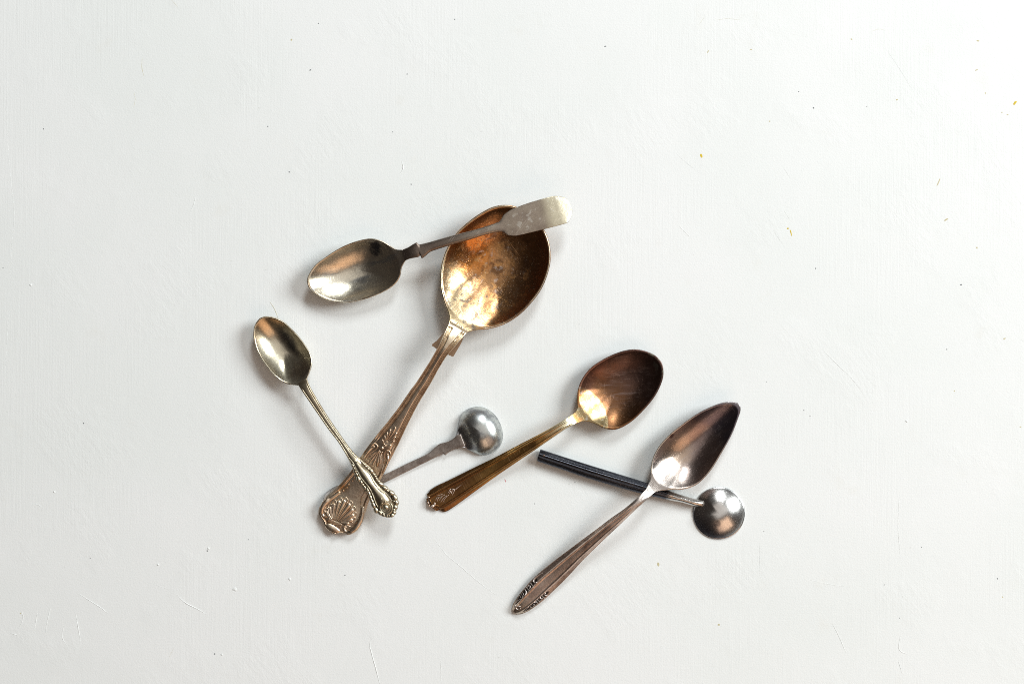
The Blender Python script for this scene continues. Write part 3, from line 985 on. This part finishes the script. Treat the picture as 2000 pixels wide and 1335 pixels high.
D_H = metal("bronze_handle", (0.66, 0.39, 0.13), [
    dict(colour=(0.15, 0.062, 0.024), masks=[('noise', 34, 0.40, 0.64, dict(detail=5, rough=0.6, seed=2, stretch=(0.5, 1, 1)))], amount=0.6),
    dict(colour=(0.17, 0.07, 0.03), masks=[('lin', (350, 0), (470, 0), 0.3, 30)], amount=0.75),
    dict(colour=(0.66, 0.60, 0.42), masks=[('lin', (285, 0), (212, 0), 0.25, 20)], amount=0.9, rough=-0.05),
], rough=0.33, rough_var=0.1, scratch=0.35, bump=0.14, seed=10, scratch_rot=0.1)
PALE = metal("worn_silver_marks", (0.70, 0.58, 0.50), rough=0.38, seed=11)
D_OUT = [(1237.7, 682.5), (1220, 684.5), (1202, 690), (1176.5, 702), (1151, 720), (1136, 740), (1128.5, 759), (1126.5, 779), (1127, 792), (1123, 802.4), (1114, 809),
         (1122, 824), (1141, 819.5), (1158.7, 824), (1181.6, 834.5), (1202, 835.5), (1227.5, 823), (1253, 800), (1276, 772), (1289.5, 744), (1292.4, 726), (1288.6, 708), (1276, 694), (1258, 686)]
d_neck = ((1114, 808.5), (1122, 824.5))


def d_rim(u, v):
    return 25.0 + 0.00055 * (u - 90) ** 2 + 0.012 * (u - 90) + rise(u, 205, 34, 0.30)


d5.bowl(D_OUT, d_neck, (1208, 757), 21, 3.6, d_rim, D_BOWL, prof=lambda r: 1 - r ** 2.6, rim_mat=RIM, rim_r=0.8)
dn = 0.5 * (d5.uv(d_neck[0])[0] + d5.uv(d_neck[1])[0])


def dess_relief(u, v, w):
    e = w - np.abs(v)
    k = float(sstep(dn + 4, dn + 30, u))
    inner = w * 0.36
    b1 = np.abs(v)
    lines = 2.2 * gauss(b1, w * 0.50, 1.1) + 1.6 * gauss(b1, w * 0.50 + 3.4, 1.0)
    outer = -3.4 * sstep(w * 0.54, w * 1.0, b1)
    return k * (lines + outer * min(1.0, w / 14))


d5.handle(
    [(1114, 808.5), (1106, 814), (1074.7, 833), (1023.7, 861), (972.8, 889), (922, 914.5), (871, 940), (852, 949), (841, 956.5), (838, 961), (834, 965), (832.5, 971.5), (836, 981), (844, 983)],
    [(1122, 824.5), (1100, 835.5), (1074.7, 853), (1023.7, 889), (972.8, 924.7), (934.6, 952.7), (896.4, 981), (880, 992.5), (871, 997.5), (864, 997), (858, 994), (853, 996), (846, 991.5), (842, 988)],
    crest(dn, d_rim, 36) + [(dn + 80, 42), (330, 28), (440, 10.5), (500, 7), (530, 6)],
    [(dn, 0.6), (dn + 40, 2.0), (400, 2.0), (530, 1.6)],
    [(dn, 5), (dn + 30, 7), (400, 6), (530, 5)],
    D_H, relief=dess_relief, step=1.3, smooth=0, endcap=3, flat=2.2, ebelt=20.0, NT_=46)
QD = lambda x, y: (820 + x / 12.133, 900 + y / 12.133)
for pts, r in [
        ([(990, 548), (900, 612), (835, 665)], [0.3, 0.7, 1.6]), ([(835, 665), (790, 650), (735, 640)], [1.3, 1.0, 0.5]), ([(835, 665), (800, 730), (770, 800)], [1.3, 1.0, 0.6]),
        ([(815, 640), (770, 690), (740, 720)], 0.8), ([(690, 655), (720, 690), (770, 760)], 0.8), ([(735, 640), (700, 700), (655, 750)], 0.8), ([(770, 700), (720, 730), (680, 770)], 0.8),
        ([(540, 770), (470, 790), (390, 812)], [0.5, 0.9, 0.5]), ([(600, 780), (500, 830), (400, 850)], [0.5, 0.9, 0.5]), ([(640, 800), (560, 870), (490, 970)], [0.6, 1.1, 0.6]),
        ([(520, 840), (480, 890), (470, 930)], 0.8), ([(460, 850), (420, 900), (410, 955)], 0.8), ([(415, 840), (385, 890), (372, 925)], 0.8), ([(690, 790), (620, 850), (540, 970)], [0.4, 0.8, 0.5])]:
    d5.tube("engraved_leaf", [QD(*p) for p in pts], r, PALE, lift=0.25, squash=0.6, n=6)
d5.tube("end_scroll", [QD(360, 960), QD(345, 1030), QD(280, 1060), QD(205, 1010), QD(215, 940), QD(255, 915)], [1.2, 2.6, 3.2, 2.8, 2.0, 1.0], PALE, lift=0.2, squash=0.5)
d5.tube("end_scroll", [QD(185, 900), QD(215, 850), QD(240, 830)], [2.0, 1.8, 0.8], PALE, lift=0.2, squash=0.5)

# ================================================================== ROUND SPOON, face down, dark handle
r7 = Spoon("round_spoon", "small round silver spoon lying face down with straight black faceted handle",
           (1454, 1017), (1050, 887))
R_BOWL = metal("round_bowl_silver", (0.74, 0.73, 0.71), [
    dict(colour=(0.40, 0.34, 0.30), masks=[('lin', (38, 0), (78, 8), 0.7, 25)], amount=0.45),
    dict(colour=(0.14, 0.14, 0.19), masks=[('lin', r7.uv((1392, 1002)), r7.uv((1372, 1032)), 0.5, 16)], amount=0.85),  # navy side: dark reflection from the lower left, painted in
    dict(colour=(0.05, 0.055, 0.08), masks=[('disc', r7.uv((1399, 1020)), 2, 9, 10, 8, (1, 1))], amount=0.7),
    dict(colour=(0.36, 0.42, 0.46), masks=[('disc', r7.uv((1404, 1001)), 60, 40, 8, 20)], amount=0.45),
], rough=0.21, rough_var=0.10, scratch=0.3, bump=0.09, seed=12, speck_amt=0.25)
R_H = metal("blackened_steel", (0.10, 0.107, 0.13), [
    dict(colour=(0.14, 0.15, 0.18), masks=[('noise', 20, 0.5, 0.7, dict(detail=5, rough=0.7, seed=2, stretch=(0.3, 1, 1)))], amount=0.6),
    dict(colour=(0.34, 0.34, 0.36), masks=[('noise', 12, 0.60, 0.70, dict(detail=6, rough=0.75, seed=7, stretch=(0.25, 1, 1)))], amount=0.7, rough=0.1),
    dict(colour=(0.68, 0.66, 0.63), masks=[('lin', (166, 0), (150, 0), 0.3, 10)], amount=0.95, rough=-0.08),
], rough=0.25, rough_var=0.12, scratch=0.4, bump=0.12, seed=13, scratch_rot=0.05)
rc = (1404, 1001)
R_OUT = [(rc[0] + 50 * math.cos(t), rc[1] + 50 * math.sin(t)) for t in np.linspace(0, 2 * math.pi, 40, endpoint=False)]
na, nb = math.radians(193.5), math.radians(203.5)
r_neck = ((rc[0] + 49.6 * math.cos(na), rc[1] + 49.6 * math.sin(na)), (rc[0] + 49.6 * math.cos(nb), rc[1] + 49.6 * math.sin(nb)))
r7.bowl(R_OUT, r_neck, rc, 19, 3.2, lambda u, v: 3.4 + 0 * u, R_BOWL, up=False, prof=lambda r: 1 - r ** 2.2, lip=0.985, smooth=1)


def hex_relief(u, v, w):
    # worn facets: a soft off-centre ridge on a rounded rod
    k = float(sstep(135, 175, u))
    t = v / max(w, 0.1)
    return k * (1.7 * np.exp(-((t + 0.30) / 0.17) ** 2) - 0.5 * np.exp(-((t - 0.05) / 0.22) ** 2))


r7.handle(
    [(1370, 976.5), (1362, 974.5), (1350, 971.5), (1335, 967), (1318, 961.5), (1296, 953.5), (1258, 940.5), (1205, 924), (1145, 905.5), (1095, 889.5), (1060, 878), (1055, 877)],
    [(1367, 987.5), (1358, 986.5), (1345, 983), (1330, 979), (1312, 975.5), (1290, 970.5), (1252, 961.5), (1200, 947), (1140, 929), (1090, 912), (1051, 899), (1049, 897)],
    [(82, 8.0), (94, 11.5), (112, 13.5), (135, 13.5), (165, 14.5), (260, 15), (424, 15)],
    [(84, 2.5), (112, 4.5), (150, 6.0), (200, 6.5), (424, 6.5)],
    [(84, 7), (112, 10), (150, 12.5), (200, 14.4), (424, 14.6)],
    R_H, relief=hex_relief, step=1.6, ebelt=14.0, smooth=1, endcap=0, flat=2.0)
r7.bead("rivet_hole", (1062, 887), 2.0, 1.6, 0, plain("hole_rust", (0.20, 0.13, 0.10), 0.6), lift=-0.4, squash=0.6)

# ================================================================== POINTED SPOON across the dark handle
p6 = Spoon("pointed_spoon", "rosy silver spoon with pointed bowl, its neck crossing over the black handle",
           (1438, 787), (1004, 1193))
P_BOWL = metal("pointed_bowl_rose_silver", (0.68, 0.58, 0.52), [
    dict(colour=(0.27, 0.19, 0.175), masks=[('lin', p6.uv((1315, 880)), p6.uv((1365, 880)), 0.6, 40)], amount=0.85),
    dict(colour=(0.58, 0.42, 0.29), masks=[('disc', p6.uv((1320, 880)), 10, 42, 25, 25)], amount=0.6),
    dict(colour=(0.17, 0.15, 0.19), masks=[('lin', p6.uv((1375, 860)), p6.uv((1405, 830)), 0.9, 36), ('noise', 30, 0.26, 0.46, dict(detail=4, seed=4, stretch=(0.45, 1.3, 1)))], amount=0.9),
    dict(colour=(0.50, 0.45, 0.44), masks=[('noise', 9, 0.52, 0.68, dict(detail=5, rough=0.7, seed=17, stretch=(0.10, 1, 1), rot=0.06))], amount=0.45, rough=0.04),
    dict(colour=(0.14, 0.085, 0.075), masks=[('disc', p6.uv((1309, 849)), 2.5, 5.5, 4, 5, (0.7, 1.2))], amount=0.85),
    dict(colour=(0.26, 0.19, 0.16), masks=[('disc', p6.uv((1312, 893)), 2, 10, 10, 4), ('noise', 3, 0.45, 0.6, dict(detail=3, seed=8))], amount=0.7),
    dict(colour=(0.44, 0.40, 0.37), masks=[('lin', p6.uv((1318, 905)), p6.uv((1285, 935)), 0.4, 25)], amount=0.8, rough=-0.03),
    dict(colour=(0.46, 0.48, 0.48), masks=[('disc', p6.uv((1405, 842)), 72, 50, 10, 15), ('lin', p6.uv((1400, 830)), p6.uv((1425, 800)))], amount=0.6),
], rough=0.26, rough_var=0.1, scratch=0.45, bump=0.13, seed=14, scratch_rot=0.1)
P_H = metal("pointed_handle_rose_brown", (0.74, 0.58, 0.49), [
    dict(colour=(0.30, 0.20, 0.16), masks=[('noise', 30, 0.42, 0.62, dict(detail=5, rough=0.65, seed=2, stretch=(0.5, 1, 1)))], amount=0.7),
    dict(colour=(0.62, 0.54, 0.44), masks=[('lin', (540, 0), (585, 0), 0.3, 20)], amount=0.7, rough=-0.06),
    dict(colour=(0.68, 0.62, 0.58), masks=[('lin', (310, 0), (256, 0), 0.2, 20)], amount=0.9, rough=-0.04),
], rough=0.33, rough_var=0.1, scratch=0.25, bump=0.15, seed=15, scratch_rot=0.05)
P_OUT = [(1440.5, 792), (1436.5, 786.5), (1431, 784.3), (1422, 783.5), (1412, 784.3), (1401.7, 786.5), (1368.8, 800.5), (1335.8, 822), (1303, 848.5), (1283, 871.5), (1271.6, 894), (1268, 914), (1268, 930), (1263, 941),
         (1288, 953), (1279, 954.5), (1309.5, 951), (1335.8, 950), (1359, 940), (1382, 917), (1405, 881), (1424.8, 845), (1436, 816), (1441, 800)]
p_neck = ((1256.5, 952), (1268.5, 961))


def p_rim(u, v):
    return 29.0 + 0.00045 * (u - 105) ** 2 + 0.018 * (u - 105) + rise(u, 243, 34, 0.25)


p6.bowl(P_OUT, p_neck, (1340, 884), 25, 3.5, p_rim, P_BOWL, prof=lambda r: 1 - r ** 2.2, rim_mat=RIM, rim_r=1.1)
pn = 0.5 * (p6.uv(p_neck[0])[0] + p6.uv(p_neck[1])[0])


def pt_relief(u, v, w):
    k = float(sstep(pn + 20, pn + 70, u))
    t = np.abs(v) / max(w, 0.1)
    rid = 1.7 * gauss(t, 0.50, 0.085)
    side = -4.8 * np.clip((t - 0.5) / 0.5, 0, 1) ** 1.1
    return k * min(1.0, w / 12) * (rid + side)


p6.handle(
    [(1256.5, 952), (1241.8, 965.5), (1217.8, 986.4), (1187.9, 1008.9), (1163.9, 1028.4), (1136.9, 1049.4), (1108.5, 1072), (1080, 1094.5), (1046, 1123.5), (1022.8, 1149), (1008, 1168.7), (1001, 1182), (1000.5, 1188), (1003, 1193)],
    [(1268.5, 961), (1258, 969.5), (1241.8, 983.8), (1226.8, 998), (1207, 1018), (1185, 1039.5), (1164, 1061), (1137, 1089), (1113, 1116.5), (1092, 1139), (1065.7, 1164.5), (1036, 1187.5), (1022, 1195), (1012, 1197), (1006, 1195)],
    crest(pn, p_rim, 36) + [(pn + 90, 45), (400, 32), (520, 14), (570, 12), (586, 9.5), (597, 6)],
    [(pn, 0.8), (pn + 30, 2.4), (400, 2.2), (560, 2.2), (597, 1.5)],
    [(pn, 5), (pn + 30, 6.8), (400, 6.5), (570, 7), (597, 5)],
    P_H, relief=pt_relief, step=1.4, smooth=2, endcap=0, flat=2.0, ebelt=20.0, NT_=46)
for sd in (-1, 1):
    ground(p6, "carved_panel_patina_shade", 517, 580, 0.58, 0.93, sd, PATINA_SHADE)
QQ = lambda x, y: (980 + x / 12.133, 1100 + y / 12.133)
PM = metal("carved_end_silver", (0.74, 0.66, 0.62), rough=0.30, seed=16)
for pts, r in [
        ([(835, 400), (800, 430), (750, 400), (760, 350), (830, 280), (960, 190)], [1.2, 1.5, 1.3, 0.9, 0.7, 0.4]), ([(670, 425), (710, 470), (760, 520)], 0.95),
        ([(660, 470), (670, 530), (640, 580)], 0.9), ([(575, 530), (610, 570), (650, 605)], 0.9), ([(545, 575), (575, 630), (560, 700), (490, 760)], 1.0), ([(640, 480), (620, 520), (590, 540)], 0.7),
        ([(470, 640), (500, 670), (520, 720)], 0.6), ([(440, 680), (470, 710), (490, 745)], 0.6), ([(415, 715), (440, 750), (460, 770)], 0.6), ([(460, 800), (380, 850), (320, 930)], [0.5, 1.0, 0.6]),
        ([(1040, 650), (1005, 690), (1030, 720), (1090, 710)], [1.8, 1.3, 1.0, 0.6]), ([(935, 705), (980, 760), (1020, 805)], 0.95), ([(930, 750), (890, 780), (960, 800)], 0.8), ([(970, 790), (940, 820), (910, 850)], 0.8),
        ([(830, 800), (870, 845), (910, 885)], 0.95), ([(740, 885), (820, 875), (860, 920)], [0.6, 1.0, 0.8]), ([(760, 910), (770, 950), (800, 985)], 0.7), ([(690, 940), (680, 1000), (720, 1010)], 0.7),
        ([(740, 920), (740, 970), (760, 1000)], 0.6), ([(640, 980), (590, 1020), (545, 1085)], [0.6, 1.0, 0.6])]:
    p6.tube("carved_bar", [QQ(*p) for p in pts], r, PM, lift=0.75, squash=1.0, n=6)
p6.tube("end_ring", [QQ(390 + 55 * math.cos(t), 1015 + 42 * math.sin(t)) for t in np.linspace(0, 5.9, 12)], 1.0, PM, lift=0.4, squash=0.8)
p6.bead("bead", QQ(310, 985), 2.6, 1.8, 60, PM, lift=0.3)

# ================================================================== marks on the painted board
random.seed(4)
YEL = plain("yellow_fleck", (0.70, 0.52, 0.03), 0.6)
TAN = plain("tan_fleck", (0.62, 0.56, 0.34), 0.7)
DRK = plain("dark_speck", (0.22, 0.23, 0.24), 0.7)
RED = plain("red_speck", (0.60, 0.20, 0.22), 0.7)
FIB = plain("pale_fibre", (0.62, 0.56, 0.36), 0.7)


def fleck(x, y, a, b, ang, mat, h=0.5, name="fleck"):
    n = 9
    v = [(0, 0, h)]
    for i in range(n):
        t = 2 * math.pi * i / n
        q = 1 + random.uniform(-0.25, 0.25)
        px, py = a * q * math.cos(t), b * q * math.sin(t)
        v.append((px * math.cos(R(ang)) - py * math.sin(R(ang)), px * math.sin(R(ang)) + py * math.cos(R(ang)), 0.05))
    v = [(p[0] * S, p[1] * S, p[2] * S) for p in v]
    f = [(0, 1 + i, 1 + (i + 1) % n) for i in range(n)]
    o = mesh_obj(name, v, f, mat, board)
    o.location = W(x, y)
    return o


for x, y, a, b, g in [(1982, 201, 5.5, 2.2, 50), (1370, 304, 4.6, 2.2, -75), (1545, 455, 6, 1.2, -75), (1539, 446, 2.2, 1.5, 0)]:
    fleck(x, y, a, b, g, YEL)
for x, y, a, b, g in [(1848, 429, 4.5, 1.4, 30), (1833, 356, 9, 1.2, 66), (1910, 80, 3, 1.5, -10), (1907, 137, 3, 1.3, 15), (1925, 182, 1.6, 1.3, 0), (1752, 195, 1.8, 1.5, 0),
                      (1663, 77, 1.8, 1.6, 0), (1383, 101, 3.5, 1.1, 60), (1467, 97, 1.7, 1.5, 0), (1503, 237, 1.6, 1.2, 0), (569, 78, 1.8, 2.2, 0), (1404, 1219, 2.2, 1.6, 0),
                      (1286, 1101, 2.0, 4.0, 0), (1962, 661, 2.6, 1.2, 20), (1958, 1165, 1.3, 1.3, 0), (1908, 484, 1.6, 2.0, 0), (40, 1197, 1.2, 1.2, 0), (1864, 763, 1.4, 1.2, 0), (1993, 833, 1.6, 1.2, 0),
                      (1968, 224, 2.4, 0.8, 5), (1957, 220, 1.2, 1.2, 0)]:
    fleck(x, y, a, b, g, TAN, h=0.3)
for x, y, a, b in [(1589, 211, 1.9, 1.9), (1877, 556, 2.6, 1.7), (1560, 179, 1.4, 1.0), (1849, 682, 1.3, 1.3), (405, 1075, 1.7, 1.9), (485, 1053, 1.2, 1.2), (176, 1089, 1.1, 1.1), (795, 145, 1.5, 1.2),
                   (888, 38, 1.6, 1.1), (1182, 91, 2.6, 1.2), (767, 258, 1.2, 1.2), (803, 360, 1.3, 1.3), (163, 826, 1.7, 1.4), (1492, 1037, 1.1, 1.1), (1948, 1129, 1.3, 2.6), (1727, 1141, 1.1, 1.1),
                   (1757, 1206, 1.1, 1.0), (1570, 801, 1.0, 1.6), (1582, 812, 1.1, 1.1), (1593, 524, 1.1, 1.6), (419, 1276, 1.5, 1.7), (523, 247, 1.5, 1.3), (565, 336, 1.3, 1.6), (85, 252, 1.0, 2.0), (6, 523, 1.2, 1.2),
                   (1044, 983, 1.2, 1.2), (673, 1123, 2.4, 0.8), (1123, 941, 1.1, 1.1), (1800, 1068, 1.0, 1.0), (1497, 745, 1.0, 1.0), (622, 46, 1.3, 1.3), (606, 137, 2.4, 1.4), (1693, 208, 1.2, 1.0)]:
    fleck(x, y, a * 0.85, b * 0.85, 20, DRK, h=0.2, name="speck")
fleck(987, 938, 3.2, 1.0, -70, RED, h=0.25, name="speck")
for x, y, a, b in [(459, 1150, 5, 3.5), (407, 1070, 2.6, 2.2), (433, 1277, 2.4, 2.0), (566, 1130, 3, 3), (309, 1102, 2.5, 2.2), (106, 960, 2.5, 2.5), (60, 556, 2.5, 2.5), (1771, 822, 3.0, 2.4)]:
    fleck(x, y, a, b, 0, PAINT, h=1.8, name="paint_bump")


def scratch(pts, w, h, mat=PAINT, name="scratch"):
    P = np.array([W(*p)[:2] for p in pts]) / S
    d = np.concatenate([[0], np.cumsum(np.hypot(*np.diff(P, axis=0).T))])
    k = max(6, int(d[-1] / 3))
    q = np.linspace(0, d[-1], k)
    x = np.interp(q, d, P[:, 0]) if len(P) < 3 else pchip_par(d, P[:, 0], q)
    y = np.interp(q, d, P[:, 1]) if len(P) < 3 else pchip_par(d, P[:, 1], q)
    tx, ty = np.gradient(x), np.gradient(y)
    L = np.hypot(tx, ty) + 1e-9
    nx, ny = -ty / L, tx / L
    rings = []
    x0, y0 = x[0], y[0]
    for i in range(k):
        s = 0.5 * max(0.08, math.sin(math.pi * (i + 0.4) / (k - 0.2)) ** 0.5) * (1 + random.uniform(-0.25, 0.25))
        ww, hh = w * s, h * s
        rings.append([((x[i] - x0 + nx[i] * ww) * S, (y[i] - y0 + ny[i] * ww) * S, -0.2 * S),
                      ((x[i] - x0) * S, (y[i] - y0) * S, hh * S),
                      ((x[i] - x0 - nx[i] * ww) * S, (y[i] - y0 - ny[i] * ww) * S, -0.2 * S)])
    v, f = rings_mesh(rings)
    o = mesh_obj(name, v, f, mat, board, smooth=False)
    o.location = (x0 * S, y0 * S, 0)
    return o


GRY = plain("grey_scratch", (0.50, 0.52, 0.51), 0.7)
for pts, w, h in [
        ([(730, 1244), (723, 1252), (726, 1275), (733, 1300), (742, 1336)], 1.5, 1.6), ([(847, 1050), (870, 1080), (905, 1110), (940, 1140), (975, 1165)], 0.9, 0.9),
        ([(153, 1158), (180, 1175), (200, 1188), (212, 1198)], 1.2, 1.2), ([(345, 1160), (362, 1176), (385, 1188), (402, 1198)], 1.6, 1.6),
        ([(42, 1190), (45, 1205), (38, 1225)], 1.2, 1.2), ([(73, 1195), (68, 1225)], 1.0, 1.0), ([(100, 1180), (92, 1215), (88, 1240)], 1.0, 1.1), ([(148, 1198), (152, 1220), (157, 1250)], 1.1, 1.1),
        ([(125, 1220), (122, 1245), (130, 1258)], 1.0, 1.0), ([(60, 985), (75, 985), (85, 993)], 1.0, 1.0), ([(20, 1235), (35, 1240)], 1.2, 1.2),
        ([(1605, 682), (1640, 716), (1660, 735), (1682, 763)], 0.8, 0.7), ([(1758, 1240), (1758, 1270), (1772, 1277)], 1.1, 1.1), ([(1625, 1215), (1640, 1245), (1652, 1274)], 0.9, 0.9),
        ([(1757, 960), (1754, 1020), (1758, 1090)], 0.7, 0.6), ([(1576, 1130), (1620, 1140), (1660, 1146)], 0.7, 0.7), ([(1484, 1060), (1483, 1120)], 0.7, 0.6),
        ([(785, 315), (787, 330), (781, 340)], 2.0, 1.8), ([(1754, 1288), (1762, 1315)], 0.8, 0.8), ([(10, 190), (14, 240), (16, 290), (22, 360), (28, 420), (24, 470), (20, 560)], 0.6, 0.4),
        ([(20, 600), (14, 660), (10, 740)], 0.6, 0.4), ([(860, 1280), (862, 1336)], 0.8, 0.7), ([(300, 1140), (330, 1150)], 0.7, 0.7), ([(371, 415), (378, 400), (383, 380)], 0.9, 0.9), ([(1325, 440), (1350, 466)], 0.6, 0.6)]:
    scratch(pts, w, h)
for pts, w in [([(1729, 94), (1755, 132), (1784, 180)], 0.8), ([(1318, 299), (1356, 331)], 0.6), ([(1530, 328), (1545, 350)], 0.6), ([(1530, 409), (1544, 432)], 0.6), ([(936, 257), (945, 258)], 0.6),
               ([(1988, 660), (2002, 668)], 0.6), ([(1510, 450), (1532, 482)], 0.5), ([(1982, 855), (2002, 868)], 0.5)]:
    scratch(pts, w, 0.25, GRY)
for pts, w in [([(1395, 40), (1420, 37), (1450, 40)], 0.8), ([(1702, 62), (1718, 57), (1730, 60)], 1.0), ([(1366, 48), (1376, 33)], 0.7), ([(340, 1263), (330, 1283)], 0.7),
               ([(278, 113), (277, 130), (281, 150)], 1.6), ([(262, 180), (264, 195), (261, 210)], 1.2), ([(335, 0), (348, 15)], 1.0)]:
    scratch(pts, w, 0.3, TAN)
scratch([(527, 589), (535, 601), (540, 612), (543, 622)], 1.1, 1.2, FIB, name="fibre")
